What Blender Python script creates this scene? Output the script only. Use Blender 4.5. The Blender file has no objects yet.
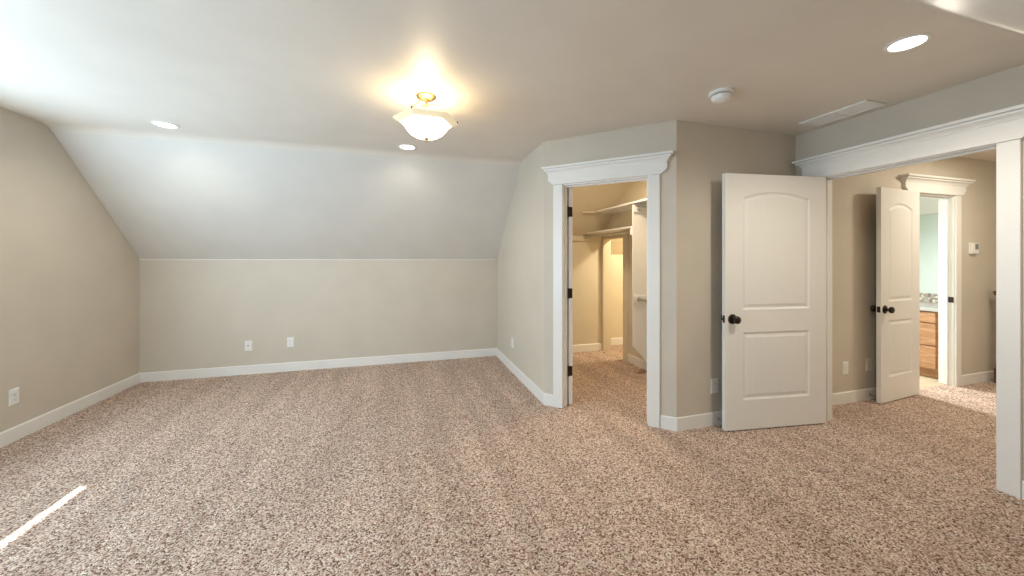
import bpy, bmesh, math, random
from mathutils import Vector, Matrix
from mathutils.geometry import tessellate_polygon

S = bpy.context.scene
COL = S.collection
PI = math.pi

# ------------------------------------------------------------------ camera
EYE = 1.353
cam_d = bpy.data.cameras.new('camera')
cam_d.sensor_width = 36.0
cam_d.lens = 370.0 / 1024.0 * 36.0
cam_d.shift_y = -28.5 / 1024.0
cam_d.clip_start = 0.02
cam = bpy.data.objects.new('camera', cam_d)
cam.location = (0, 0, EYE)
cam.rotation_euler = (PI / 2, 0, math.radians(-16.4))
COL.objects.link(cam)
S.camera = cam

# ------------------------------------------------------------------ world, sun, daylight, exposure
S.view_settings.view_transform = 'Standard'
S.view_settings.look = 'None'
S.view_settings.gamma = 1.0
S.view_settings.use_curve_mapping = False
S.view_settings.exposure = 1.14
S.cycles.use_denoising = True
S.cycles.use_adaptive_sampling = False
S.cycles.denoising_prefilter = 'NONE'
S.cycles.max_bounces = 10
S.cycles.diffuse_bounces = 6
S.cycles.sample_clamp_indirect = 6.0
S.cycles.blur_glossy = 0.5
S.cycles.caustics_reflective = False
S.cycles.caustics_refractive = False

world = bpy.data.worlds.new('world')
S.world = world
world.use_nodes = True
world.cycles.sampling_method = 'NONE'
wb = world.node_tree.nodes['Background']
wb.inputs[0].default_value = (0.62, 0.80, 1.0, 1)
wb.inputs[1].default_value = 1.2


def light(name, typ, loc, energy, color=(1, 1, 1), direction=None, size=None, size_y=None, **kw):
    l = bpy.data.lights.new(name, typ)
    l.energy = energy
    l.color = color
    if typ == 'AREA':
        if size_y is not None:
            l.shape = 'RECTANGLE'
            l.size = size
            l.size_y = size_y
        else:
            l.shape = 'DISK'
            l.size = size
    for k, v in kw.items():
        setattr(l, k, v)
    o = bpy.data.objects.new(name, l)
    o.location = loc
    if direction is not None:
        o.rotation_euler = Vector(direction).to_track_quat('-Z', 'Y').to_euler()
    COL.objects.link(o)
    return o


DAY = (0.60, 0.825, 1.0)
# low sun reaching only the far gable window: a distant narrow beam
SUND = Vector((1.0, -0.62, -0.773)).normalized()
light('sun', 'SPOT', Vector((-1.83, 2.45, 0)) - SUND * 14.0, 60000, (0.98, 0.98, 1.0), SUND, spot_size=math.radians(9), spot_blend=0.05, shadow_soft_size=0.05)
# daylight in the openings of the gable, dormer and bathroom windows
light('daylight_gable', 'AREA', (-2.80, 1.05, 1.40), 18, DAY, (1, 0, 0.12), 1.25, 1.3)
light('daylight_gable', 'AREA', (-2.80, 2.80, 1.40), 18, DAY, (1, 0, 0.12), 1.38, 1.3)
light('daylight_dormer', 'AREA', (-1.75, -0.44, 1.40), 14, DAY, (0, 1, 0.1), 1.1, 1.25)
light('daylight_bathroom', 'AREA', (5.12, 4.36, 1.45), 26, (0.96, 1.0, 0.98), (0.02, -1, -0.42), 0.55, 0.9, spread=math.radians(115))
LAMP = (1.0, 0.80, 0.52)

# ------------------------------------------------------------------ sizes
XL, XR, YB, CZ = -2.785, 3.365, 5.068, 2.455
YT, YN = 3.966, 1.035                    # back and front edges of the flat ceiling
XS = 1.268                               # face of the side wall beside the closet
A = Vector((1.267, 3.233))
B = Vector((2.071, 2.436))
HALL_Y = 2.464
WT = 0.115
EA = (B - A).normalized()
NA = Vector((EA.y, -EA.x))               # towards the room

# ------------------------------------------------------------------ materials


def new_mat(name):
    m = bpy.data.materials.new(name)
    m.use_nodes = True
    nt = m.node_tree
    b = nt.nodes['Principled BSDF']
    return m, nt, b


def noise(nt, scale, detail=2.0, rough=0.5, coord=None):
    n = nt.nodes.new('ShaderNodeTexNoise')
    n.inputs['Scale'].default_value = scale
    n.inputs['Detail'].default_value = detail
    n.inputs['Roughness'].default_value = rough
    if coord is None:
        tc = nt.nodes.new('ShaderNodeTexCoord')
        coord = tc.outputs['Object']
    nt.links.new(coord, n.inputs['Vector'])
    return n


def bump(nt, b, src, strength, dist):
    bp = nt.nodes.new('ShaderNodeBump')
    bp.inputs['Strength'].default_value = strength
    bp.inputs['Distance'].default_value = dist
    nt.links.new(src, bp.inputs['Height'])
    nt.links.new(bp.outputs['Normal'], b.inputs['Normal'])
    return bp


def ramp(nt, src, stops):
    r = nt.nodes.new('ShaderNodeValToRGB')
    e = r.color_ramp.elements
    e[0].position, e[0].color = stops[0][0], (*stops[0][1], 1)
    e[1].position, e[1].color = stops[-1][0], (*stops[-1][1], 1)
    for p, c in stops[1:-1]:
        q = e.new(p)
        q.color = (*c, 1)
    nt.links.new(src, r.inputs['Fac'])
    return r


def paint(name, col, rough=0.55, spec=0.5, var=0.03, bscale=160, bstr=0.12):
    m, nt, b = new_mat(name)
    n = noise(nt, 3.0, 3)
    lo = tuple(c * (1 - var) for c in col)
    hi = tuple(min(1, c * (1 + var)) for c in col)
    r = ramp(nt, n.outputs['Fac'], [(0.3, lo), (0.7, hi)])
    nt.links.new(r.outputs['Color'], b.inputs['Base Color'])
    b.inputs['Roughness'].default_value = rough
    b.inputs['Specular IOR Level'].default_value = spec
    n2 = noise(nt, bscale, 2)
    bump(nt, b, n2.outputs['Fac'], bstr, 0.002)
    return m


def plain(name, col, rough=0.4, metal=0.0, spec=0.5):
    m, nt, b = new_mat(name)
    n = noise(nt, 25.0, 2)
    r = ramp(nt, n.outputs['Fac'], [(0.3, tuple(c * 0.97 for c in col)), (0.7, tuple(min(1, c * 1.03) for c in col))])
    nt.links.new(r.outputs['Color'], b.inputs['Base Color'])
    b.inputs['Roughness'].default_value = rough
    b.inputs['Metallic'].default_value = metal
    b.inputs['Specular IOR Level'].default_value = spec
    return m


def emit(name, col, strength):
    m, nt, b = new_mat(name)
    b.inputs['Base Color'].default_value = (*[min(1, c) for c in col], 1)
    b.inputs['Emission Color'].default_value = (*col, 1)
    b.inputs['Emission Strength'].default_value = strength
    b.inputs['Roughness'].default_value = 0.4
    return m


M_WALL = paint('greige_wall_paint', (0.59, 0.53, 0.445), 0.6, 0.35)
M_CEIL = paint('ceiling_paint', (0.73, 0.675, 0.60), 0.40, 0.5)
M_SLOPE = paint('slope_paint', (0.68, 0.65, 0.60), 0.55, 0.4)
M_TRIM = paint('white_trim_paint', (0.80, 0.78, 0.745), 0.35, 0.5, 0.01, 60, 0.02)
M_CLOSET = paint('closet_wall_paint', (0.68, 0.60, 0.46), 0.6, 0.35)
M_BATH = paint('pale_bathroom_paint', (0.60, 0.68, 0.63), 0.5, 0.4)
M_WHITE = plain('white_plastic', (0.80, 0.79, 0.76), 0.35)
M_IVORY = plain('ivory_plastic', (0.70, 0.66, 0.58), 0.4)
M_SLOT = plain('dark_slot', (0.05, 0.045, 0.04), 0.6)
M_BRONZE = plain('oil_rubbed_bronze', (0.035, 0.026, 0.022), 0.32, 0.7)
M_CHROME = plain('brushed_nickel', (0.55, 0.54, 0.52), 0.3, 1.0)
M_GOLD = plain('antique_brass', (0.50, 0.36, 0.18), 0.35, 1.0)
M_SCREEN = plain('thermostat_screen', (0.22, 0.23, 0.20), 0.2)
M_STONE_TOP = plain('counter_stone', (0.42, 0.42, 0.40), 0.2)
M_DARKWOOD = plain('dark_stained_wood', (0.10, 0.045, 0.028), 0.4)
M_LENS = emit('lit_downlight_lens', (1.0, 0.95, 0.85), 4.0)
M_LENS.cycles.emission_sampling = 'NONE'


def door_paint():
    # painted moulded door skin with faint vertical plank grooves inside the panels
    m, nt, b = new_mat('painted_plank_panel')
    b.inputs['Base Color'].default_value = (0.78, 0.755, 0.71, 1)
    b.inputs['Roughness'].default_value = 0.4
    tc = nt.nodes.new('ShaderNodeTexCoord')
    sx = nt.nodes.new('ShaderNodeSeparateXYZ')
    nt.links.new(tc.outputs['Object'], sx.inputs[0])
    mu = nt.nodes.new('ShaderNodeMath')
    mu.operation = 'MULTIPLY'
    mu.inputs[1].default_value = 1 / 0.056
    nt.links.new(sx.outputs['X'], mu.inputs[0])
    fr = nt.nodes.new('ShaderNodeMath')
    fr.operation = 'PINGPONG'
    fr.inputs[1].default_value = 0.5
    nt.links.new(mu.outputs[0], fr.inputs[0])
    cl = nt.nodes.new('ShaderNodeMath')
    cl.operation = 'MINIMUM'
    cl.inputs[1].default_value = 0.05
    nt.links.new(fr.outputs[0], cl.inputs[0])
    bump(nt, b, cl.outputs[0], 0.5, 0.03)
    return m


M_DOOR = paint('painted_door_skin', (0.78, 0.755, 0.71), 0.38, 0.5, 0.008, 80, 0.03)
M_PANEL = door_paint()


def carpet_mat():
    m, nt, b = new_mat('frieze_carpet')
    tc = nt.nodes.new('ShaderNodeTexCoord')
    co = tc.outputs['Object']
    # jitter the coordinates so tufts are not round cells
    nj = noise(nt, 55, 2, 0.5, co)
    mx = nt.nodes.new('ShaderNodeVectorMath')
    mx.operation = 'MULTIPLY_ADD'
    mx.inputs[1].default_value = (0.006, 0.006, 0.006)
    nt.links.new(nj.outputs['Color'], mx.inputs[0])
    nt.links.new(co, mx.inputs[2])
    vo = nt.nodes.new('ShaderNodeTexVoronoi')
    vo.inputs['Scale'].default_value = 150
    vo.inputs['Randomness'].default_value = 1.0
    nt.links.new(mx.outputs[0], vo.inputs['Vector'])
    sp = nt.nodes.new('ShaderNodeSeparateColor')
    nt.links.new(vo.outputs['Color'], sp.inputs[0])
    r = ramp(nt, sp.outputs[0], [(0.0, (0.10, 0.036, 0.016)), (0.15, (0.30, 0.158, 0.094)), (0.38, (0.62, 0.42, 0.315)),
                                 (0.72, (0.82, 0.605, 0.485)), (1.0, (1.0, 0.90, 0.79))])
    # broad brushed nap bands left by a vacuum
    mp = nt.nodes.new('ShaderNodeMapping')
    mp.inputs['Rotation'].default_value = (0, 0, math.radians(12))
    mp.inputs['Scale'].default_value = (3.2, 0.28, 1)
    nt.links.new(co, mp.inputs[0])
    nb = noise(nt, 1.6, 2, 0.5, mp.outputs[0])
    r2 = ramp(nt, nb.outputs['Fac'], [(0.40, (0.91, 0.90, 0.885)), (0.60, (1.06, 1.06, 1.06))])
    ml = nt.nodes.new('ShaderNodeMix')
    ml.data_type = 'RGBA'
    ml.blend_type = 'MULTIPLY'
    ml.inputs['Factor'].default_value = 1.0
    nt.links.new(r.outputs['Color'], ml.inputs['A'])
    nt.links.new(r2.outputs['Color'], ml.inputs['B'])
    nt.links.new(ml.outputs['Result'], b.inputs['Base Color'])
    b.inputs['Roughness'].default_value = 1.0
    b.inputs['Specular IOR Level'].default_value = 0.1
    b.inputs['Sheen Weight'].default_value = 0.08
    b.inputs['Sheen Roughness'].default_value = 0.6
    n3 = noise(nt, 140, 3, 0.7, co)
    ad = nt.nodes.new('ShaderNodeMath')
    ad.operation = 'SUBTRACT'
    nt.links.new(n3.outputs['Fac'], ad.inputs[0])
    nt.links.new(vo.outputs['Distance'], ad.inputs[1])
    bump(nt, b, ad.outputs[0], 0.9, 0.012)
    return m


M_CARPET = carpet_mat()


def alder_mat():
    m, nt, b = new_mat('knotty_alder')
    tc = nt.nodes.new('ShaderNodeTexCoord')
    mp = nt.nodes.new('ShaderNodeMapping')
    mp.inputs['Scale'].default_value = (1, 2.0, 14)
    nt.links.new(tc.outputs['Object'], mp.inputs[0])
    n = noise(nt, 2.2, 4, 0.6, mp.outputs[0])
    r = ramp(nt, n.outputs['Fac'], [(0.3, (0.30, 0.145, 0.065)), (0.7, (0.52, 0.29, 0.15))])
    vo = nt.nodes.new('ShaderNodeTexVoronoi')
    vo.inputs['Scale'].default_value = 5.0
    nt.links.new(tc.outputs['Object'], vo.inputs['Vector'])
    k = ramp(nt, vo.outputs['Distance'], [(0.03, (0.25, 0.2, 0.18)), (0.10, (1, 1, 1))])
    ml = nt.nodes.new('ShaderNodeMix')
    ml.data_type = 'RGBA'
    ml.blend_type = 'MULTIPLY'
    ml.inputs['Factor'].default_value = 1.0
    nt.links.new(r.outputs['Color'], ml.inputs['A'])
    nt.links.new(k.outputs['Color'], ml.inputs['B'])
    nt.links.new(ml.outputs['Result'], b.inputs['Base Color'])
    b.inputs['Roughness'].default_value = 0.4
    return m


M_ALDER = alder_mat()


def pebble_mat():
    m, nt, b = new_mat('pebble_mosaic')
    tc = nt.nodes.new('ShaderNodeTexCoord')
    vo = nt.nodes.new('ShaderNodeTexVoronoi')
    vo.inputs['Scale'].default_value = 38
    nt.links.new(tc.outputs['Object'], vo.inputs['Vector'])
    sp = nt.nodes.new('ShaderNodeSeparateColor')
    nt.links.new(vo.outputs['Color'], sp.inputs[0])
    r = ramp(nt, sp.outputs[0], [(0.0, (0.16, 0.14, 0.12)), (0.5, (0.42, 0.36, 0.29)), (1.0, (0.68, 0.64, 0.56))])
    nt.links.new(r.outputs['Color'], b.inputs['Base Color'])
    b.inputs['Roughness'].default_value = 0.3
    return m


M_PEBBLE = pebble_mat()


def tile_mat():
    m, nt, b = new_mat('bathroom_floor_tile')
    tc = nt.nodes.new('ShaderNodeTexCoord')
    br = nt.nodes.new('ShaderNodeTexBrick')
    br.inputs['Color1'].default_value = (0.58, 0.47, 0.33, 1)
    br.inputs['Color2'].default_value = (0.52, 0.42, 0.30, 1)
    br.inputs['Mortar'].default_value = (0.35, 0.30, 0.24, 1)
    br.inputs['Scale'].default_value = 2.2
    br.inputs['Mortar Size'].default_value = 0.008
    nt.links.new(tc.outputs['Object'], br.inputs['Vector'])
    nt.links.new(br.outputs['Color'], b.inputs['Base Color'])
    b.inputs['Roughness'].default_value = 0.35
    return m


M_TILE = tile_mat()





def pane_mat():
    m, nt, b = new_mat('window_glass')
    out = nt.nodes['Material Output']
    tr = nt.nodes.new('ShaderNodeBsdfTransparent')
    gl = nt.nodes.new('ShaderNodeBsdfGlossy')
    gl.inputs['Roughness'].default_value = 0.02
    mx = nt.nodes.new('ShaderNodeMixShader')
    mx.inputs[0].default_value = 0.06
    nt.links.new(tr.outputs[0], mx.inputs[1])
    nt.links.new(gl.outputs[0], mx.inputs[2])
    nt.links.new(mx.outputs[0], out.inputs['Surface'])
    return m


M_PANE = pane_mat()


def alabaster_mat(nm, st):
    m, nt, b = new_mat(nm)
    n = noise(nt, 9, 4, 0.6)
    r = ramp(nt, n.outputs['Fac'], [(0.3, (1.0, 0.80, 0.46)), (0.7, (1.0, 0.90, 0.66))])
    nt.links.new(r.outputs['Color'], b.inputs['Emission Color'])
    b.inputs['Base Color'].default_value = (0.72, 0.63, 0.45, 1)
    b.inputs['Emission Strength'].default_value = st
    b.inputs['Roughness'].default_value = 0.25
    return m


M_ALABASTER = alabaster_mat('lit_alabaster_glass', 2.2)
M_ALAB_RIM = alabaster_mat('alabaster_rim', 0.20)

# ------------------------------------------------------------------ mesh helpers


class MB:
    def __init__(self, M=None):
        self.bm = bmesh.new()
        self.M = M or Matrix.Identity(4)
        self.mi = 0
        self.smooth = False

    def v(self, p):
        return self.bm.verts.new(self.M @ Vector(p))

    def f(self, vs):
        try:
            q = self.bm.faces.new(vs)
            q.material_index = self.mi
            q.smooth = self.smooth
            return q
        except ValueError:
            return None

    def box(self, a, b):
        x0, y0, z0 = a
        x1, y1, z1 = b
        p = [self.v(q) for q in ((x0, y0, z0), (x1, y0, z0), (x1, y1, z0), (x0, y1, z0), (x0, y0, z1), (x1, y0, z1), (x1, y1, z1), (x0, y1, z1))]
        for q in ((0, 3, 2, 1), (4, 5, 6, 7), (0, 1, 5, 4), (1, 2, 6, 5), (2, 3, 7, 6), (3, 0, 4, 7)):
            self.f([p[i] for i in q])
        return self

    def prism(self, poly, fn, d0, d1):
        """poly: 2D outline, fn(u, v, d) -> local point"""
        a = [self.v(fn(u, v, d0)) for u, v in poly]
        b = [self.v(fn(u, v, d1)) for u, v in poly]
        n = len(poly)
        self.f(list(reversed(a)))
        self.f(b)
        for i in range(n):
            j = (i + 1) % n
            self.f([a[i], a[j], b[j], b[i]])
        return self

    def loft(self, rings, closed=True, cap0=True, cap1=True):
        R = [[self.v(p) for p in r] for r in rings]
        n = len(R[0])
        for r0, r1 in zip(R, R[1:]):
            for i in range(n if closed else n - 1):
                j = (i + 1) % n
                self.f([r0[i], r0[j], r1[j], r1[i]])
        if cap0 and closed:
            self.f(list(reversed(R[0])))
        if cap1 and closed:
            self.f(R[-1])
        return self

    def lathe(self, prof, seg=32, T=None, cap0=True, cap1=True):
        """prof: (radius, height) pairs about local z, T an extra matrix"""
        T = T or Matrix.Identity(4)
        rings = [[T @ Vector((r * math.cos(2 * PI * k / seg), r * math.sin(2 * PI * k / seg), z)) for k in range(seg)] for r, z in prof]
        return self.loft(rings, True, cap0, cap1)

    def tube(self, pts, r, seg=10):
        rings = []
        pts = [Vector(p) for p in pts]
        up = None
        for i, p in enumerate(pts):
            t = (pts[min(i + 1, len(pts) - 1)] - pts[max(i - 1, 0)]).normalized()
            if up is None:
                up = Vector((0, 0, 1)) if abs(t.z) < 0.9 else Vector((1, 0, 0))
            x = t.cross(up).normalized()
            up = x.cross(t).normalized()
            rings.append([p + (x * math.cos(2 * PI * k / seg) + up * math.sin(2 * PI * k / seg)) * r for k in range(seg)])
        return self.loft(rings)

    def build(self, name, mats, parent=None, bevel=0.0, seg=2, recalc=True):
        bm = self.bm
        if recalc:
            bmesh.ops.recalc_face_normals(bm, faces=bm.faces[:])
        me = bpy.data.meshes.new(name)
        bm.to_mesh(me)
        bm.free()
        if any(q.use_smooth for q in me.polygons):
            me.set_sharp_from_angle(angle=math.radians(38))
        for m in (mats if isinstance(mats, (list, tuple)) else [mats]):
            me.materials.append(m)
        o = bpy.data.objects.new(name, me)
        COL.objects.link(o)
        if parent is not None:
            o.parent = parent
        if bevel > 0:
            md = o.modifiers.new('edge', 'BEVEL')
            md.width = bevel
            md.segments = seg
            md.limit_method = 'ANGLE'
            md.angle_limit = math.radians(35)
        return o


def empty(name, loc, rz=0.0):
    o = bpy.data.objects.new(name, None)
    o.location = loc
    o.rotation_euler = (0, 0, rz)
    o.empty_display_size = 0.05
    COL.objects.link(o)
    return o


def tag(o, label, cat, group=None, kind=None):
    o['label'] = label
    o['category'] = cat
    if group:
        o['group'] = group
    if kind:
        o['kind'] = kind
    return o


def copy_tree(o, parent=None):
    c = o.copy()
    COL.objects.link(c)
    if parent is not None:
        c.parent = parent
    for ch in [q for q in bpy.data.objects if q.parent is o]:
        copy_tree(ch, c)
    return c


def struct(o, label, cat):
    return tag(o, label, cat, None, 'structure')


def frame(P, e, n):
    """local (along wall, out of wall, up)"""
    return Matrix(((e[0], n[0], 0, P[0]), (e[1], n[1], 0, P[1]), (0, 0, 1, 0), (0, 0, 0, 1)))


def rot_to(axis):
    return Vector(axis).to_track_quat('Z', 'Y').to_matrix().to_4x4()


F_RIGHT = frame((XR, 0), (0, 1), (-1, 0))
F_ANG = frame(A, EA, NA)
F_HALL = frame((3.48, HALL_Y), (1, 0), (0, -1))
F_LEFT = frame((XL, 0), (0, 1), (1, 0))
F_BACK = frame((0, YB), (1, 0), (0, -1))
BE = Vector((XR, 2.457)) - B
BL = BE.length
BE.normalize()
F_BEIGE = frame(B, BE, (BE.y, -BE.x))

# ------------------------------------------------------------------ floor
m = MB()
m.box((-2.95, -0.6, -0.12), (4.3, 5.3, 0)).box((4.3, 0.9, -0.12), (7.4, HALL_Y + 0.06, 0))
struct(m.build('floor', M_CARPET), 'tan and brown speckled carpet covering the whole floor', 'carpet')
m = MB()
m.box((4.3, HALL_Y + 0.06, -0.12), (6.8, 4.9, -0.004))
struct(m.build('floor_bath', M_TILE), 'beige tile floor inside the bathroom doorway', 'tile floor')

# ------------------------------------------------------------------ ceilings


def fillet(p0, p1, p2, r, n=6):
    """round the corner p1 of a 2D polyline"""
    p0, p1, p2 = Vector(p0), Vector(p1), Vector(p2)
    a, b = (p0 - p1).normalized(), (p2 - p1).normalized()
    ang = a.angle(b)
    t = r / math.tan(ang / 2)
    c = p1 + (a + b).normalized() * (r / math.sin(ang / 2))
    s, e = p1 + a * t, p1 + b * t
    v0, v1 = s - c, e - c
    w = v0.angle(v1)
    out = []
    for i in range(n + 1):
        k = i / n
        out.append(c + (v0 * math.sin((1 - k) * w) + v1 * math.sin(k * w)) / math.sin(w))
    return out


def shell(name, prof, x0, x1, mat, th=0.1, smooth=True):
    """a sheet of roof lining whose section (y, z) runs along x; it is th thick upwards"""
    m = MB()
    low = [[(x, p[0], p[1]) for p in prof] for x in (x0, x1)]
    m.smooth = smooth
    m.loft(low, closed=False)
    m.smooth = False
    hi = [[(x, p[0], p[1] + th) for p in prof] for x in (x0, x1)]
    m.loft(hi, closed=False)
    n = len(prof)
    for i in (0, n - 1):
        m.f([m.v(low[0][i]), m.v(low[1][i]), m.v(hi[1][i]), m.v(hi[0][i])])
    for k in (0, 1):
        for i in range(n - 1):
            m.f([m.v(low[k][i]), m.v(low[k][i + 1]), m.v(hi[k][i + 1]), m.v(hi[k][i])])
    bmesh.ops.remove_doubles(m.bm, verts=m.bm.verts[:], dist=1e-5)
    return m.build(name, mat)


RB = 0.14
fb = fillet((YT - 1, CZ), (YT, CZ), (YT + 1, CZ - 1), RB)
ff = fillet((YN - 1, CZ - 1), (YN, CZ), (YN + 1, CZ), 0.09)
flat = ff + fb
struct(shell('ceiling', flat, -2.9, 1.33, M_CEIL), 'smooth flat painted ceiling of the main room', 'ceiling')
struct(shell('ceiling_entry', ff + [Vector((2.4, CZ)), Vector((4.18, CZ))], 1.33, 3.48, M_CEIL), 'flat painted ceiling over the room door and closet', 'ceiling')
struct(shell('ceiling_slope_back', [fb[-1], Vector((YB + 0.11, CZ - (YB + 0.11 - YT)))], -2.9, 1.33, M_SLOPE),
       'sloped ceiling falling to the low back wall', 'sloped ceiling')
DX0, DX1, DZ = -2.45, -1.05, 2.16          # dormer recess in the front slope
dy = YN - (CZ - DZ)
low = Vector((-0.42, CZ - (YN + 0.42)))
struct(shell('ceiling_slope_front', [low, ff[0]], DX1, 3.48, M_SLOPE), 'sloped ceiling edge in the upper right corner', 'sloped ceiling')
struct(shell('ceiling_slope_dormer', [Vector((dy, DZ)), ff[0]], DX0, DX1, M_SLOPE), 'short slope above the dormer recess', 'sloped ceiling')
struct(shell('ceiling_slope_end', [low, ff[0]], -2.9, DX0, M_SLOPE), 'narrow slope between dormer and gable wall', 'sloped ceiling')
m = MB()
m.box((DX0 - 0.1, -0.6, DZ), (DX1 + 0.1, dy + 0.02, DZ + 0.1))
struct(m.build('ceiling_dormer', M_CEIL), 'flat ceiling of the dormer recess', 'ceiling')
m = MB()
for xa, xb in ((DX0 - 0.1, DX0 + 0.004), (DX1 - 0.004, DX1 + 0.1)):
    m.prism([(-0.6, 0.0), (-0.344, 0.0), (-0.344, 1.072), (dy + 0.004, DZ), (dy + 0.004, DZ + 0.05), (-0.6, DZ + 0.05)], lambda u, v, d: (d, u, v), xa, xb)
m.box((DX0, -0.6, 0), (DX1, -0.45, 0.75)).box((DX0, -0.6, 2.05), (DX1, -0.45, DZ)).box((DX0, -0.6, 0.75), (DX0 + 0.12, -0.45, 2.05)).box((DX1 - 0.12, -0.6, 0.75), (DX1, -0.45, 2.05))
struct(m.build('wall_dormer', M_WALL), 'walls of the dormer recess', 'wall')
struct(shell('ceiling_slope_closet', [Vector((4.18, CZ)), Vector((5.3, CZ - 1.12 * 1.025))], 1.383, 4.3, M_CLOSET, smooth=False),
       'sloped ceiling inside the closet', 'sloped ceiling')
struct(shell('ceiling_hall', [Vector((0.9, CZ)), Vector((HALL_Y + 0.115, CZ))], 3.48, 7.4, M_CEIL), 'ceiling of the hall', 'ceiling')
m = MB()
m.box((4.3, 2.57, CZ), (6.0, 4.9, CZ + 0.1))
m.prism([(6.04, CZ), (6.55, 1.945), (6.7, 1.945), (6.7, CZ + 0.1), (5.95, CZ + 0.1), (5.95, CZ)], lambda u, v, d: (u, d, v), 2.57, 4.9)
struct(m.build('ceiling_bath', M_TRIM), 'white bathroom ceiling sloping down to the vanity wall', 'ceiling')

# ------------------------------------------------------------------ walls
W1 = (0.42, 1.68)       # two windows, along y
W2 = (2.10, 3.50)
WZ = (0.725, 2.06)
m = MB()
x0, x1 = XL - 0.15, XL
m.box((x0, -0.42, -0.1), (x1, W1[0], CZ + 0.02))
m.box((x0, W1[1], -0.1), (x1, W2[0], CZ + 0.02))
m.box((x0, W2[1], -0.1), (x1, YB + 0.115, CZ + 0.02))
for w in (W1, W2):
    m.box((x0, w[0], -0.1), (x1, w[1], WZ[0]))
    m.box((x0, w[0], WZ[1]), (x1, w[1], CZ + 0.02))
struct(m.build('wall_left', M_WALL), 'tan gable end wall at the far left with an outlet', 'wall')
m = MB()
m.box((x0, YB, -0.1), (XS + WT, YB + 0.115, 1.45))
struct(m.build('wall_back', M_WALL), 'low beige knee wall under the sloped ceiling', 'wall')
m = MB()
m.box((x0, -0.45, -0.1), (DX0, -0.35, 1.2)).box((DX1, -0.45, -0.1), (3.6, -0.35, 1.2))
struct(m.build('wall_front', M_WALL), 'low knee wall facing the back wall', 'wall')
m = MB()
m.box((XS, A.y, -0.1), (XS + WT, YB + 0.115, CZ + 0.05))
struct(m.build('wall_side', M_WALL), 'pale wall between back wall and closet corner', 'wall')
# angled closet wall
D0, D1 = 0.185, 0.920       # closet doorway along the angled wall
m = MB(F_ANG)
m.box((0, -WT, -0.1), (D0 - 0.018, 0, CZ + 0.02)).box((D1 + 0.018, -WT, -0.1), ((B - A).length, 0, CZ + 0.02)).box((D0 - 0.018, -WT, 2.05), (D1 + 0.018, 0, CZ + 0.02))
struct(m.build('wall_angled', M_WALL), 'pale angled corner wall holding the closet doorway', 'wall')
m = MB(F_BEIGE)
m.box((0, -WT, -0.1), (BL + 0.115, 0, CZ + 0.02))
struct(m.build('wall_entry', M_WALL), 'beige wall behind the open room door', 'wall')
# right wall with the room doorway
R0, R1 = 1.284, 2.240
m = MB()
m.box((XR, -0.42, -0.1), (XR + WT, R0 - 0.013, CZ + 0.02)).box((XR, R1 + 0.013, -0.1), (XR + WT, 2.46, CZ + 0.02)).box((XR, R0 - 0.013, 2.05), (XR + WT, R1 + 0.013, CZ + 0.02))
struct(m.build('wall_right', M_WALL), 'wall above and beside the wide room doorway', 'wall')
# hall
H0, H1 = 1.470, 2.175
m = MB(F_HALL)
m.box((-0.01, -WT, -0.1), (H0 - 0.018, 0, CZ + 0.02)).box((H1 + 0.018, -WT, -0.1), (3.9, 0, CZ + 0.02)).box((H0 - 0.018, -WT, 2.05), (H1 + 0.018, 0, CZ + 0.02))
struct(m.build('wall_hall', M_WALL), 'hall wall around the bathroom doorway', 'wall')
m = MB()
m.box((3.48, 0.8, -0.1), (7.4, 0.9, CZ + 0.02)).box((7.3, 0.8, -0.1), (7.4, 2.6, CZ + 0.02))
struct(m.build('wall_hall_end', M_WALL), 'far walls of the hall', 'wall')
# closet
XC = 2.858
N0, N1 = 4.364, 4.880
m = MB()
m.box((XS + WT, 4.925, -0.1), (XC + WT, 5.03, 1.8))
struct(m.build('wall_closet_back', M_CLOSET), 'closet back wall left of the low opening', 'wall')
m = MB()
m.box((XC, 2.52, -0.1), (XC + WT, N0 - 0.015, CZ + 0.02)).box((XC, N1 + 0.012, -0.1), (XC + WT, 5.3, CZ)).box((XC, N0 - 0.015, 1.665), (XC + WT, N1 + 0.012, CZ))
struct(m.build('wall_closet_right', M_CLOSET), 'closet wall with the low cased opening', 'wall')
m = MB()
m.box((XC + WT, 5.18, -0.1), (4.3, 5.28, 1.6)).box((4.2, 3.7, -0.1), (4.3, 5.2, CZ)).box((XC + WT, 3.7, -0.1), (4.2, 3.8, CZ)).box((XC + WT, 3.8, CZ - 0.02), (4.2, 4.2, CZ))
struct(m.build('wall_storage', M_CLOSET), 'lit walls of the storage nook beyond the closet opening', 'wall')
# bathroom: window in its far wall
m = MB()
m.box((4.25, 2.579, -0.1), (4.35, 4.9, CZ)).box((6.55, 2.579, -0.1), (6.65, 4.9, CZ))
m.box((4.25, 4.4, -0.1), (4.8, 4.5, CZ)).box((5.45, 4.4, -0.1), (6.6, 4.5, CZ)).box((4.8, 4.4, -0.1), (5.45, 4.5, 0.95)).box((4.8, 4.4, 1.95), (5.45, 4.5, CZ))
struct(m.build('wall_bath', M_BATH), 'pale green white bathroom wall above the vanity', 'wall')


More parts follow.
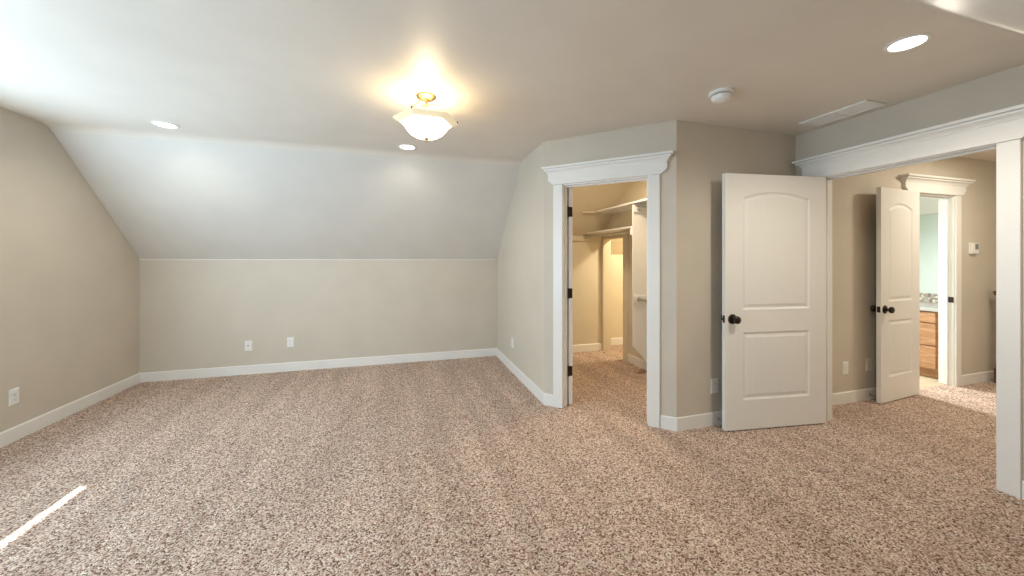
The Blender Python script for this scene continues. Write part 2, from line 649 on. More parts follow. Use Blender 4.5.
def window(name, M, s0, s1, z0, z1, label, depth=0.10):
    """sash window filling an opening; local o is negative going outdoors"""
    root = empty(name, (0, 0, 0))
    root.matrix_world = M
    struct(root, label, 'window')
    m = MB()
    w = 0.05
    m.box((s0, -depth, z0), (s0 + w, -depth + 0.05, z1)).box((s1 - w, -depth, z0), (s1, -depth + 0.05, z1))
    m.box((s0 + w, -depth, z0), (s1 - w, -depth + 0.05, z0 + 0.03)).box((s0 + w, -depth, z1 - w), (s1 - w, -depth + 0.05, z1))
    zm = (z0 + z1) / 2
    m.box((s0 + w, -depth + 0.005, zm - 0.02), (s1 - w, -depth + 0.045, zm + 0.02))
    m.build('window_frame', M_WHITE, root, 0.003)
    m = MB()
    m.box((s0 + w, -depth + 0.022, z0 + w), (s1 - w, -depth + 0.026, z1 - w))
    m.build('window_pane', M_PANE, root)
    return root


window('window_1', F_LEFT, W1[0], W1[1], WZ[0], WZ[1], 'first window in the left gable wall')
window('window_2', F_LEFT, W2[0], W2[1], WZ[0], WZ[1], 'second window in the left gable wall')
window('window_4', frame((0, -0.45), (-1, 0), (0, 1)), -DX1 + 0.12, -DX0 - 0.12, 0.75, 2.05, 'dormer window in the front wall')
window('window_3', frame((0, 4.4), (1, 0), (0, -1)), 4.8, 5.45, 0.95, 1.95, 'bathroom window over the tub wall', 0.08)
m = MB()
m.prism([(-2.93, 2.46), (-2.93, 2.54), (-4.45, 2.118), (-4.45, 2.032)], lambda u, v, d: (u, d, v), -1.0, 6.0)  # unseen slab, added outdoors to cut the sunbeam down to a thin streak
struct(m.build('sun_blocker', M_TRIM), 'unseen slab added outside the gable windows to narrow the sun', 'sun blocker')

# ------------------------------------------------------------------ baseboards
BH, BT = 0.105, 0.0135


def offset_poly(pts, d):
    pts = [Vector(p) for p in pts]
    out = []
    for i, p in enumerate(pts):
        ns = []
        if i > 0:
            t = (p - pts[i - 1]).normalized()
            ns.append(Vector((t.y, -t.x)))
        if i < len(pts) - 1:
            t = (pts[i + 1] - p).normalized()
            ns.append(Vector((t.y, -t.x)))
        if len(ns) == 1:
            out.append(p + ns[0] * d)
        else:
            b = (ns[0] + ns[1]).normalized()
            out.append(p + b * (d / b.dot(ns[0])))
    return out


def baseboards(names, pts, mat=None):
    """pts walk along the wall faces with the room on the right hand"""
    a, b, c = offset_poly(pts, 0.0), offset_poly(pts, BT), offset_poly(pts, BT - 0.005)
    for i, (nm, lab) in enumerate(names):
        if nm is None:
            continue
        m = MB()
        rings = []
        for k in (i, i + 1):
            p, q, r = a[k], b[k], c[k]
            rings.append([(p.x, p.y, 0), (q.x, q.y, 0), (q.x, q.y, BH - 0.006), (r.x, r.y, BH), (p.x, p.y, BH)])
        m.loft(rings)
        struct(m.build(nm, mat or M_TRIM), lab, 'baseboard')


a2 = A + EA * 0.093
b2 = A + EA * 1.015
baseboards([('baseboard_left', 'white baseboard along the left gable wall'), ('baseboard_back', 'white baseboard along the low back wall'),
            ('baseboard_side', 'white baseboard along the wall left of the closet'), ('baseboard_corner', 'short white baseboard left of the closet casing')],
           [(XL, -0.35), (XL, YB), (XS, YB), (XS, A.y), a2])
baseboards([('baseboard_angled', 'short white baseboard right of the closet casing'), ('baseboard_entry', 'white baseboard behind the open room door'),
            (None, '')], [b2, B, (XR, 2.457), (XR, 2.34)])
baseboards([('baseboard_right', 'white baseboard at the right picture edge')], [(XR, 1.192), (XR, -0.35)])
baseboards([('baseboard_hall', 'white hall baseboard left of the bathroom door')], [(3.48, HALL_Y), (3.48 + H0 - 0.09, HALL_Y)])
baseboards([('baseboard_hall_end', 'white hall baseboard right of the bathroom casing')], [(3.48 + H1 + 0.09, HALL_Y), (7.3, HALL_Y)])
baseboards([('baseboard_closet_back', 'cream baseboard on the closet back wall')], [(XS + WT, 4.925), (XC, 4.925)])
baseboards([('baseboard_closet_right', 'cream baseboard right of the low closet opening')], [(XC, N0 - 0.105), (XC, 2.6)])
baseboards([('baseboard_storage', 'cream baseboard inside the storage nook')], [(XC + WT, 5.18), (4.2, 5.18)])

m = MB()
m.box((XL, YB - 0.006, EYE - 0.006), (XS, YB, EYE + 0.003))
struct(m.build('trim_5', M_TRIM, None, 0.002), 'thin pale bead where the slope meets the low back wall', 'trim')
m = MB()
m.prism([(YB, EYE), (YB, EYE - 0.006), (YT + 0.05, CZ - 0.056), (YT + 0.05, CZ - 0.05)], lambda u, v, d: (d, u, v), XL, XL + 0.004)
struct(m.build('trim_6', M_WALL), 'thin bead where the slope meets the left gable wall', 'trim')

# ------------------------------------------------------------------ door casings with crown headers


def header(m, s0, s1, zb, zt, ft, chamfer, steps):
    """frieze board from s0 to s1 (local frame), crown mouldings stepping out above it"""
    c = chamfer
    zf = zt - steps[-1][1]
    poly = [(s0 + c, zb), (s1 - c, zb), (s1, zb + c * 0.9), (s1, zf + 0.01), (s0, zf + 0.01), (s0, zb + c * 0.9)]
    m.prism(poly, lambda u, v, d: (u, d, v), 0.0, ft)
    rings = []
    for o, z in steps:
        z = zf + z
        rings.append([(s0 - o, 0, z), (s0 - o, ft + o, z), (s1 + o, ft + o, z), (s1 + o, 0, z)])
    m.loft(rings)


CROWN = [(0.0, 0.0), (0.005, 0.001), (0.007, 0.008), (0.013, 0.018), (0.022, 0.025), (0.024, 0.029), (0.036, 0.030), (0.037, 0.041), (0.028, 0.043), (0.028, 0.047), (0.050, 0.048), (0.051, 0.066)]


def doorcase(num, M, s0, s1, head, zt, sl, sr, depth, crown, chamf, label, fz):
    """jambs, stops, flat casings and a crowned header; the casing stands on local o > 0"""
    root = empty('trim_%d' % num, (0, 0, 0))
    root.matrix_world = M
    struct(root, label, 'door casing')
    cw = 0.09
    for a, b in ((s0 - cw, s0), (s1, s1 + cw)):
        m = MB()
        m.box((a, 0, 0), (b, 0.02, fz))
        m.build('casing', M_TRIM, root, 0.003)
    m = MB()
    header(m, sl, sr, fz, zt, 0.03, chamf, crown)
    m.build('crown_header', M_TRIM, root)
    m = MB()
    t = 0.018
    m.box((s0 - t + 0.003, -depth, 0), (s0 + 0.004, 0.001, head)).box((s1 - 0.004, -depth, 0), (s1 + t - 0.003, 0.001, head))
    m.box((s0 - t + 0.003, -depth, head), (s1 + t - 0.003, 0.001, head + t))
    m.build('jamb', M_TRIM, root, 0.0015)
    m = MB()
    y0, y1 = (-0.078, -0.042) if num != 2 else (-0.072, -0.036)
    m.box((s0 + 0.004, y0, 0), (s0 + 0.016, y1, head - 0.012)).box((s1 - 0.016, y0, 0), (s1 - 0.004, y1, head - 0.012)).box((s0 + 0.004, y0, head - 0.012), (s1 - 0.004, y1, head))
    m.build('door_stop', M_TRIM, root, 0.0015)
    return root


doorcase(1, F_RIGHT, R0, R1, 2.030, 2.213, 1.142, 2.379, WT + 0.002, CROWN, 0.045, 'white casing and crowned header around the wide room doorway', 2.037)
doorcase(2, F_ANG, D0, D1, 2.026, 2.199, 0.049, 1.066, WT + 0.002, [(o * 0.92, z) for o, z in CROWN], 0.045, 'white casing and crowned header around the closet doorway', 2.037)
hall_case = doorcase(3, F_HALL, H0, H1, 2.022, 2.200, 1.336, 2.316, WT + 0.002, CROWN, 0.05, 'white casing and crowned header around the bathroom doorway', 2.037)
m = MB()
m.box((H1 - 0.0065, -0.040, 0.89), (H1 - 0.0035, 0.0015, 0.95))
m.build('strike_plate', M_BRONZE, hall_case, 0.001)['label'] = 'dark bronze strike plate'
# low opening in the closet
root = empty('trim_4', (0, 0, 0))
root.matrix_world = frame((XC, 0), (0, 1), (-1, 0))
struct(root, 'flat cream casing around the low storage opening', 'door casing')
m = MB()
m.box((N0 - 0.10, 0, 0), (N0, 0.016, 1.655)).box((N1, 0, 0), (4.924, 0.016, 1.655)).box((N0 - 0.10, 0, 1.655), (4.924, 0.016, 1.70))
m.build('casing', M_CLOSET, root, 0.002)
m = MB()
m.box((N0 - 0.015, -WT, 0), (N0 + 0.003, 0, 1.65)).box((N1 - 0.003, -WT, 0), (N1 + 0.012, 0, 1.65)).box((N0, -WT, 1.65), (N1, 0, 1.665))
m.build('jamb', M_CLOSET, root)

# ------------------------------------------------------------------ door leaves


def inset(poly, d):
    """inset a counter-clockwise convex outline"""
    n = len(poly)
    out = []
    for i in range(n):
        p, a, b = Vector(poly[i]), Vector(poly[i - 1]), Vector(poly[(i + 1) % n])
        t0, t1 = (p - a).normalized(), (b - p).normalized()
        n0, n1 = Vector((-t0.y, t0.x)), Vector((-t1.y, t1.x))
        bis = (n0 + n1).normalized()
        out.append(p + bis * (d / max(0.3, bis.dot(n0))))
    return out


def make_leaf(name, W, label, H=2.02, T=0.035, stile=0.155):
    """local x from hinge to latch, front face at y = 0, back at y = T, bottom at z = 0"""
    root = empty(name, (0, 0, 0))
    struct(root, label, 'door')
    x0, x1 = stile, W - stile
    arch = []
    za, zc = 1.834, 0.052
    half = (x1 - x0) / 2
    rad = (half * half + zc * zc) / (2 * zc)
    a0 = math.asin(half / rad)
    for k in range(13):
        an = a0 - 2 * a0 * k / 12
        arch.append((x0 + half + rad * math.sin(an), za + zc - rad + rad * math.cos(an)))
    top = [(x0, 0.945), (x1, 0.945)] + arch
    low = [(x0, 0.232), (x1, 0.232), (x1, 0.768), (x0, 0.768)]
    m = MB()
    for y, sg in ((0.0, 1.0), (T, -1.0)):
        outer = [(0, 0), (W, 0), (W, H), (0, H)]
        loops = [outer, top, low]
        flatp = [Vector(p) for l in loops for p in l]
        vs = [m.v((p.x, y, p.y)) for p in flatp]
        m.mi = 0
        for tri in tessellate_polygon([[Vector((p[0], p[1], 0)) for p in l] for l in loops]):
            m.f([vs[i] for i in tri])
        k = 4
        for hole in (top, low):
            idx = list(range(k, k + len(hole)))
            k += len(hole)
            prev = [vs[i] for i in idx]
            for d, dep in ((0.004, 0.0015), (0.012, 0.0075), (0.020, 0.0085), (0.028, 0.0075), (0.042, 0.0025), (0.046, 0.002)):
                ring = [m.v((p.x, y + sg * dep, p.y)) for p in inset(hole, d)]
                for i in range(len(ring)):
                    j = (i + 1) % len(ring)
                    m.f([prev[i], prev[j], ring[j], ring[i]])
                prev = ring
            m.mi = 1
            m.f(prev)
            m.mi = 0
        if y == 0.0:
            front = vs[:4]
        else:
            back = vs[:4]
    for i in range(4):
        j = (i + 1) % 4
        m.f([front[i], front[j], back[j], back[i]])
    m.build('door_leaf', [M_DOOR, M_PANEL], root)
    zk, xk = 0.875, W - 0.062
    for sg, y in ((-1, 0.0), (1, T)):
        m = MB()
        m.smooth = True
        Tm = Matrix.Translation((xk, y, zk)) @ rot_to((0, sg, 0))
        m.lathe([(0.039, 0), (0.039, 0.003), (0.036, 0.007), (0.026, 0.010), (0.013, 0.012), (0.012, 0.026), (0.016, 0.031), (0.027, 0.037), (0.031, 0.046), (0.030, 0.056), (0.023, 0.063), (0.011, 0.067), (0.001, 0.068)], 28, Tm)
        m.build('door_knob', M_BRONZE, root)['label'] = 'dark bronze round knob on a round rosette'
    m = MB()
    m.box((W - 0.001, T / 2 - 0.0125, zk - 0.028), (W + 0.001, T / 2 + 0.0125, zk + 0.028))
    m.box((W, T / 2 - 0.006, zk - 0.009), (W + 0.010, T / 2 + 0.006, zk + 0.009))
    m.build('latch', M_BRONZE, root, 0.001)['label'] = 'metal latch plate on the door edge'
    for zh in (0.31, 1.03, 1.785):
        m = MB()
        m.box((-0.0022, T - 0.033, zh - 0.045), (0.0005, T, zh + 0.045))
        m.smooth = True
        m.lathe([(0.007, -0.048), (0.007, 0.048)], 12, Matrix.Translation((-0.004, T + 0.004, zh)))
        m.build('hinge', M_BRONZE, root)['label'] = 'dark bronze door hinge'
    return root


def place_leaf(root, hinge, latch_dir, z=0.01):
    """hinge: point of the front face at the hinge side; the back face lies to the left of latch_dir turned by 90 degrees"""
    d = Vector(latch_dir).normalized()
    root.location = (hinge[0], hinge[1], z)
    root.rotation_euler = (0, 0, math.atan2(d.y, d.x))


# room door: front (camera) side faces -y, so flip it: local +y must point to the wall behind
def place_flipped(root, hinge, latch_dir, z=0.01):
    d = Vector(latch_dir).normalized()
    root.matrix_world = Matrix(((d.x, -d.y * -1, 0, hinge[0]), (d.y, d.x * -1, 0, hinge[1]), (0, 0, 1, z), (0, 0, 0, 1)))


d1 = make_leaf('door_1', 0.925, 'cream two panel arch top door opened against the beige wall')
place_flipped(d1, (3.336, 2.189), (-0.921, 0.117))
d2 = make_leaf('door_2', 0.688, 'cream two panel bathroom door opened back against the hall wall', stile=0.128)
place_flipped(d2, (4.955, 2.399), (-0.685, -0.064))
d3 = make_leaf('door_3', 0.71, 'white closet door seen edge on, swung into the closet', stile=0.13)
place_leaf(d3, (1.508, 3.135), (0.13, 0.99))

# ------------------------------------------------------------------ wall plates


def wall_plate(name, M, s, z, kind, label, cat, mat=None, group=None):
    root = empty(name, (0, 0, 0))
    root.matrix_world = M @ Matrix.Translation((s, 0, z))
    tag(root, label, cat, group)
    mat = mat or M_WHITE
    m = MB()
    w, hh = 0.037, 0.0595
    m.loft([[(-w, 0, -hh), (w, 0, -hh), (w, 0, hh), (-w, 0, hh)], [(-w, 0.002, -hh), (w, 0.002, -hh), (w, 0.002, hh), (-w, 0.002, hh)],
            [(-w + .004, 0.006, -hh + .004), (w - .004, 0.006, -hh + .004), (w - .004, 0.006, hh - .004), (-w + .004, 0.006, hh - .004)]])
    m.build('plate', mat, root)
    R = rot_to((0, 1, 0))
    if kind == 'outlet':
        for dz in (-0.0195, 0.0195):
            m = MB(Matrix.Translation((0, 0.006, dz)))
            m.mi = 0
            pts = [(0.017 * math.cos(2 * PI * k / 20), max(-0.0125, min(0.0125, 0.017 * math.sin(2 * PI * k / 20)))) for k in range(20)]
            m.prism(pts, lambda u, v, d: (u, d, v), 0, 0.0025)
            m.mi = 1
            for x, l in ((-0.0065, 0.0045), (0.0065, 0.0035)):
                m.box((x - 0.0012, 0.0025, 0.002 - l), (x + 0.0012, 0.0028, 0.002 + l))
            m.lathe([(0.0024, 0.0025), (0.0024, 0.0029)], 10, Matrix.Translation((0, 0, -0.0075)) @ R)
            m.build('receptacle', [mat, M_SLOT], root)
        m = MB()
        m.lathe([(0.003, 0.006), (0.0028, 0.0075)], 12, R)
        m.build('screw', M_CHROME, root)
    elif kind == 'coax':
        m = MB()
        m.lathe([(0.0075, 0.006), (0.0075, 0.009), (0.0048, 0.009), (0.0048, 0.017)], 12, R)
        m.build('jack', M_SLOT, root)
        for dz in (-0.042, 0.042):
            m = MB()
            m.lathe([(0.003, 0.006), (0.0028, 0.0075)], 12, Matrix.Translation((0, 0, dz)) @ R)
            m.build('screw', M_CHROME, root)
    else:
        m = MB()
        m.box((-0.0165, 0.006, -0.033), (0.0165, 0.0085, 0.033))
        m.build('insert', mat, root, 0.002)
        for dz in (-0.048, 0.048):
            m = MB()
            m.lathe([(0.003, 0.006), (0.0028, 0.0075)], 12, Matrix.Translation((0, 0, dz)) @ R)
            m.build('screw', mat, root)
    return root


wall_plate('wall_outlet', F_LEFT, 3.695, 0.330, 'outlet', 'white duplex outlet low on the left gable wall', 'outlet')
wall_plate('cable_jack', F_BACK, -1.752, 0.335, 'coax', 'white cable jack plate on the low back wall, left of the outlet', 'wall plate')
wall_plate('wall_outlet', F_BACK, -1.312, 0.351, 'outlet', 'white duplex outlet on the low back wall beside the cable jack', 'outlet')
wall_plate('wall_plate', frame((XS, 0), (0, -1), (-1, 0)), -4.28, 0.348, 'blank', 'white wall plate on the pale wall left of the closet', 'wall plate')
wall_plate('wall_outlet', F_BEIGE, 0.378, 0.318, 'outlet', 'white outlet on the beige wall at the room door edge', 'outlet')
wall_plate('wall_plate', F_HALL, 0.525, 0.328, 'blank', 'white wall plate on the hall wall beside the room doorway', 'wall plate')
wall_plate('wall_outlet', F_HALL, 0.845, 0.335, 'outlet', 'ivory outlet in the shadow behind the bathroom door', 'outlet', M_IVORY)

# spring door stops on the baseboards


def spring_stop(M, s, label):
    root = empty('door_stop', (0, 0, 0))
    root.matrix_world = M @ Matrix.Translation((s, BT, 0.05))
    tag(root, label, 'doorstop')
    R = rot_to((0, 1, 0))
    m = MB()
    m.lathe([(0.010, 0), (0.010, 0.004), (0.006, 0.006)], 16, R)
    m.build('base', M_CHROME, root)
    m = MB()
    m.smooth = True
    pts = []
    for k in range(121):
        a = k / 120 * 2 * PI * 12
        pts.append((0.0055 * math.cos(a), 0.005 + 0.05 * k / 120, 0.0055 * math.sin(a)))
    m.tube(pts, 0.0014, 6)
    m.build('spring', M_CHROME, root)
    m = MB()
    m.lathe([(0.006, 0.054), (0.0075, 0.056), (0.0075, 0.066), (0.005, 0.068)], 16, R)
    m.build('tip', M_WHITE, root)


spring_stop(F_BEIGE, 0.405, 'small spring door stop on the baseboard behind the room door')
spring_stop(F_HALL, 0.84, 'small spring door stop on the baseboard behind the bathroom door')

# thermostat
th = empty('thermostat', (0, 0, 0))
th.matrix_world = F_HALL @ Matrix.Translation((2.490, 0, 1.475))
tag(th, 'small white thermostat on the hall wall right of the bathroom casing', 'thermostat')
m = MB()
m.box((-0.062, 0, -0.062), (0.062, 0.008, 0.062)).box((-0.058, 0.008, -0.058), (0.058, 0.030, 0.058))
m.build('body', M_WHITE, th, 0.004)
m = MB()
m.box((-0.010, 0.0298, -0.012), (0.046, 0.0312, 0.048))
m.build('screen', M_SCREEN, th)['label'] = 'grey display screen'
for k in range(3):
    m = MB()
    m.box((-0.004 + k * 0.018, 0.0298, -0.040), (0.008 + k * 0.018, 0.0325, -0.030))
    m.build('button', M_WHITE, th)

# ------------------------------------------------------------------ ceiling fixtures


def downlight(x, y, label, energy, group='lit recessed ceiling lights'):
    root = empty('recessed_light', (x, y, CZ))
    tag(root, label, 'ceiling light', group)
    m = MB()
    m.smooth = True
    m.lathe([(0.068, 0.0), (0.086, 0.0), (0.087, -0.003), (0.081, -0.007), (0.070, -0.006), (0.067, -0.002), (0.068, 0.0)], 40, None, False, False)
    m.build('trim_ring', M_WHITE, root)
    m = MB()
    m.lathe([(0.0685, -0.0005), (0.0685, -0.0035), (0.045, -0.0045), (0.001, -0.005)], 40)
    m.build('lens', M_LENS, root)
    light('downlight_lamp', 'SPOT', (x, y, CZ - 0.03), energy, (1.0, 0.92, 0.77), (0, 0, -1), spot_size=math.radians(165), spot_blend=0.8, shadow_soft_size=0.05)
    return root


downlight(-1.862, 3.700, 'round recessed light at the left over the sloped ceiling', 14)
downlight(0.040, 3.762, 'round recessed light just beyond the hanging lamp', 14)
downlight(2.461, 1.239, 'large round recessed light at the upper right near the room doorway', 30)

# bowl lamp hung below the ceiling
LX, LY = 0.150, 2.560
lamp = empty('ceiling_lamp', (LX, LY, CZ))
tag(lamp, 'lit alabaster glass bowl lamp hanging from a brass stem', 'ceiling lamp')
m = MB()
m.smooth = True
m.lathe([(0.066, 0.0), (0.067, -0.006), (0.062, -0.012), (0.058, -0.013), (0.052, -0.020), (0.036, -0.025), (0.014, -0.028), (0.010, -0.034), (0.009, -0.036)], 40)
m.build('canopy', M_GOLD, lamp)
m = MB()
m.smooth = True
m.lathe([(0.009, -0.030), (0.009, -0.046), (0.015, -0.050), (0.015, -0.062), (0.009, -0.066), (0.009, -0.074), (0.013, -0.078), (0.007, -0.086), (0.001, -0.088)], 20)
m.build('stem', M_GOLD, lamp)
RIM = -0.162
rot = math.radians(2)


def hexr(a, R, sharp):
    """radius of a softened hexagon"""
    k = ((a - rot) % (PI / 3)) - PI / 6
    h = R * math.cos(PI / 6) / math.cos(k)
    return h * sharp + R * 0.93 * (1 - sharp)


m = MB()
m.smooth = True
SEG = 72
prof = [(0.216, RIM, 1.0), (0.221, RIM - 0.004, 1.0), (0.216, RIM - 0.009, 1.0), (0.196, RIM - 0.017, 1.0), (0.174, RIM - 0.027, 0.9), (0.156, RIM - 0.044, 0.5),
        (0.143, RIM - 0.064, 0.1), (0.120, RIM - 0.089, 0.0), (0.088, RIM - 0.108, 0.0), (0.050, RIM - 0.119, 0.0), (0.012, RIM - 0.123, 0.0)]
inner = [(r - 0.006, z + 0.006, s) for r, z, s in reversed(prof[2:-1])]
rings = []
for r, z, s in [(0.004, prof[-1][1] + 0.006, 0)] + inner + prof:
    rings.append([(hexr(2 * PI * k / SEG, r, s) * math.cos(2 * PI * k / SEG), hexr(2 * PI * k / SEG, r, s) * math.sin(2 * PI * k / SEG), z) for k in range(SEG)])
m.loft(rings)
for q in m.bm.faces:
    if q.calc_center_median().z > RIM - 0.026:
        q.material_index = 1
m.build('glass_bowl', [M_ALABASTER, M_ALAB_RIM], lamp)
for k in range(3):
    a = math.radians(2 + 120 * k)
    m = MB()
    m.smooth = True
    pts = []
    for i in range(15):
        t = i / 14
        r = 0.010 + 0.200 * t
        z = -0.060 + 0.018 * math.sin(PI * min(1, t * 1.6)) - 0.100 * t ** 1.8
        pts.append((r * math.cos(a), r * math.sin(a), z))
    m.tube(pts, 0.0042, 8)
    am = m.build('arm', M_GOLD, lamp)
    m = MB()
    m.smooth = True
    p = (0.212 * math.cos(a), 0.212 * math.sin(a), RIM + 0.006)
    m.lathe([(0.003, -0.012), (0.006, -0.008), (0.004, -0.002), (0.006, 0.003), (0.004, 0.007), (0.001, 0.009)], 14, Matrix.Translation(p))
    m.build('knob', M_BRONZE, am)
m = MB()
m.smooth = True
m.lathe([(0.011, RIM - 0.118), (0.015, RIM - 0.122), (0.013, RIM - 0.131), (0.007, RIM - 0.136), (0.009, RIM - 0.142), (0.006, RIM - 0.147), (0.001, RIM - 0.149)], 20)
m.build('finial', M_GOLD, lamp)
light('bulb', 'POINT', (LX, LY, CZ - 0.185), 1.9, LAMP, shadow_soft_size=0.06)

# smoke detector
sd = empty('smoke_detector', (2.012, 1.950, CZ))
tag(sd, 'round white smoke detector on the ceiling before the room door', 'smoke detector')
m = MB()
m.smooth = True
m.lathe([(0.074, 0.0), (0.075, -0.012), (0.070, -0.018), (0.060, -0.020)], 40)
m.build('base', M_WHITE, sd)
m = MB()
m.lathe([(0.054, -0.018), (0.054, -0.026)], 40)
m.build('vent_ring', M_SLOT, sd)['label'] = 'dark vent ring'
m = MB()
m.smooth = True
m.lathe([(0.060, -0.0255), (0.062, -0.031), (0.057, -0.047), (0.048, -0.056), (0.042, -0.058)], 40)
m.build('cover', M_WHITE, sd)
m = MB(Matrix.Translation((-0.012, -0.010, -0.058)))
m.smooth = True
m.lathe([(0.026, 0.002), (0.026, -0.002), (0.022, -0.005), (0.019, -0.002), (0.015, -0.001), (0.001, -0.001)], 28)
m.build('test_button', M_WHITE, sd)

# supply air register
vt = empty('air_vent', (3.165, 1.983, CZ))
tag(vt, 'white rectangular air vent on the ceiling above the room doorway', 'air vent')
vw, vl = 0.105, 0.228
m = MB()
for x0_, y0_, x1_, y1_ in ((-vw, -vl, -vw + 0.022, vl), (vw - 0.022, -vl, vw, vl), (-vw + 0.022, -vl, vw - 0.022, -vl + 0.03), (-vw + 0.022, vl - 0.03, vw - 0.022, vl), (-vw + 0.022, -0.008, vw - 0.022, 0.008)):
    m.box((x0_, y0_, -0.012), (x1_, y1_, 0.0))
m.build('frame', M_WHITE, vt, 0.003)
m = MB()
m.box((-vw + 0.02, -vl + 0.028, -0.002), (vw - 0.02, vl - 0.028, -0.0005))
m.build('backing', M_SLOT, vt)['label'] = 'dark gap behind the slats'
for y0_, y1_ in ((-vl + 0.03, -0.008), (0.008, vl - 0.03)):
    for k in range(9):
        x = -vw + 0.031 + k * 0.0185
        m = MB()
        m.prism([(x - 0.008, -0.0025), (x + 0.005, -0.008), (x + 0.007, -0.007), (x - 0.006, -0.0022)], lambda u, v, d: (u, d, v), y0_, y1_)
        m.build('slat', M_WHITE, vt)

# ------------------------------------------------------------------ closet fittings
F_CL = frame((XC, 0), (0, 1), (-1, 0))
FX = XC - 0.300
pn = empty('closet_divider', (XC, 3.74, 0))
tag(pn, 'tall cream divider panel with a notched foot inside the closet', 'closet panel')
m = MB(Matrix.Translation((0, 0, 0)))
m.prism([(-0.001, 0.045), (-0.11, 0.145), (-0.300, 0.345), (-0.300, 1.985), (-0.285, 2.0), (-0.001, 2.0)], lambda u, v, d: (u, d, v), -0.018, 0)
m.build('panel', M_TRIM, pn, 0.0015)
for z in (0.89, 1.945):
    m = MB()
    m.box((-0.300, -0.036, z - 0.042), (-0.001, -0.018, z + 0.042))
    c = m.build('cleat', M_TRIM, pn, 0.0015)
    m = MB()
    m.smooth = True
    m.lathe([(0.026, 0), (0.026, 0.004), (0.020, 0.012), (0.020, 0.022)], 20, Matrix.Translation((-0.235, -0.036, z)) @ rot_to((0, -1, 0)))
    m.build('rod_socket', M_CHROME, c)
m = MB()
m.box((-0.318, 0, 1.64), (-0.001, 0.016, 1.72))
m.build('cleat', M_TRIM, pn, 0.0015)


def rod(name, p, q, r, label):
    m = MB()
    m.smooth = True
    m.tube([p, q], r, 16)
    return tag(m.build(name, M_CHROME), label, 'closet rod')


rod('closet_rod', (FX + 0.0, 3.757, 1.682), (FX + 0.0, 4.875, 1.682), 0.016, 'metal rod above the low closet opening')
rod('closet_rod', (XC - 0.235, 2.62, 1.945), (XC - 0.235, 3.70, 1.945), 0.016, 'upper metal rod on the near side of the closet divider')
rod('closet_rod', (XC - 0.235, 2.62, 0.89), (XC - 0.235, 3.70, 0.89), 0.016, 'lower metal rod on the near side of the closet divider')
m = MB()
m.box((FX - 0.012, 3.742, 1.722), (XC, 4.86, 1.742))
tag(m.build('closet_shelf', M_TRIM, None, 0.002), 'lower cream shelf over the closet rod and low opening', 'shelf')
m = MB()
m.box((FX - 0.012, 2.60, 2.001), (XC, 4.585, 2.022))
tag(m.build('closet_shelf', M_TRIM, None, 0.002), 'upper cream shelf resting on top of the closet divider', 'shelf')
# cleats fixed under the slope where the shelves and rod end
m = MB()
m.box((2.02, 4.895, 1.622), (XC - 0.02, 4.924, 1.70))
ck = m.build('closet_cleat', M_CLOSET, None, 0.002)
tag(ck, 'cream cleat board across the closet back wall carrying the rod end', 'cleat')
m = MB()
m.smooth = True
m.lathe([(0.030, 0), (0.030, 0.004), (0.022, 0.012), (0.022, 0.022)], 20, Matrix.Translation((FX, 4.895, 1.682)) @ rot_to((0, -1, 0)))
m.build('rod_socket', M_CHROME, ck)
m = MB()
m.box((2.36, 4.578, 1.992), (FX - 0.014, 4.63, 2.014))
tag(m.build('closet_cleat', M_CLOSET, None, 0.002), 'short cream ledge at the far end of the upper closet shelf', 'cleat')
light('closet_lamp', 'AREA', (2.05, 3.35, CZ - 0.02), 9, (1.0, 0.84, 0.60), (0, 0, -1), 0.28)
light('storage_lamp', 'AREA', (3.5, 4.35, 2.05), 13, (1.0, 0.88, 0.62), (0, 0, -1), 0.2)

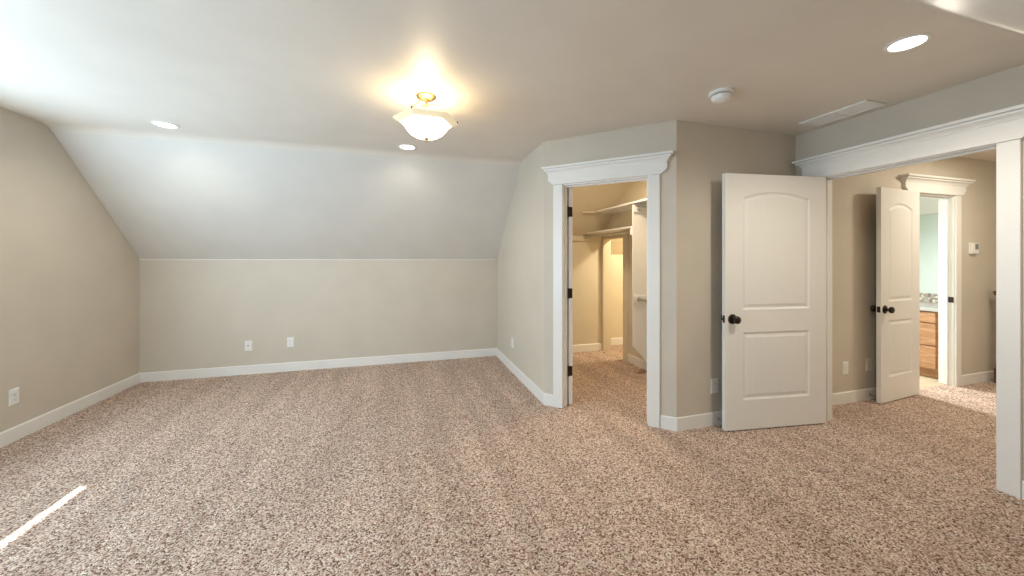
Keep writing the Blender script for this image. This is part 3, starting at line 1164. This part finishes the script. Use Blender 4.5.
# ------------------------------------------------------------------ bathroom vanity
vn = empty('bathroom_vanity', (5.76, 2.60, 0))
tag(vn, 'knotty wood vanity with drawers and a stone counter in the bathroom', 'vanity')
m = MB()
m.box((0.0, 0.02, 0.10), (0.77, 1.5, 0.765)).box((0.06, 0.05, 0), (0.77, 1.47, 0.10))
m.build('cabinet', M_ALDER, vn, 0.002)
for y0_, y1_ in ((0.045, 0.50), (0.525, 0.98), (1.005, 1.475)):
    for z0_, z1_ in ((0.635, 0.748), (0.378, 0.622), (0.118, 0.365)):
        m = MB()
        m.box((-0.02, y0_, z0_), (0.0, y1_, z1_))
        m.build('drawer', M_ALDER, vn, 0.004)
m = MB()
m.box((-0.035, 0.0, 0.766), (0.785, 1.52, 0.800))
m.build('counter', M_STONE_TOP, vn, 0.004)
m = MB()
m.box((0.765, 0.0, 0.8005), (0.785, 1.52, 0.915))
m.build('backsplash', M_PEBBLE, vn, 0.002)

# newel post in the hall
nw = empty('newel_post', (6.275, 2.345, 0))
tag(nw, 'dark stained wooden newel post at the hall stair edge', 'newel post')
m = MB()
m.box((-0.058, -0.058, 0), (0.058, 0.058, 0.16)).box((-0.050, -0.050, 0.16), (0.050, 0.050, 0.20))
m.build('base', M_DARKWOOD, nw, 0.004)
m = MB()
m.box((-0.040, -0.040, 0.20), (0.040, 0.040, 0.96)).box((-0.046, -0.046, 0.86), (0.046, 0.046, 0.885))
m.build('shaft', M_DARKWOOD, nw, 0.004)
m = MB()
m.box((-0.058, -0.058, 0.96), (0.058, 0.058, 0.985))
m.loft([[(-0.062, -0.062, 0.985), (0.062, -0.062, 0.985), (0.062, 0.062, 0.985), (-0.062, 0.062, 0.985)], [(-0.062, -0.062, 1.005), (0.062, -0.062, 1.005), (0.062, 0.062, 1.005), (-0.062, 0.062, 1.005)],
        [(-0.012, -0.012, 1.03), (0.012, -0.012, 1.03), (0.012, 0.012, 1.03), (-0.012, 0.012, 1.03)]])
m.build('cap', M_DARKWOOD, nw, 0.003)
light('hall_lamp', 'AREA', (5.2, 1.6, CZ - 0.02), 11, (1.0, 0.92, 0.76), (0, 0, -1), 0.25)
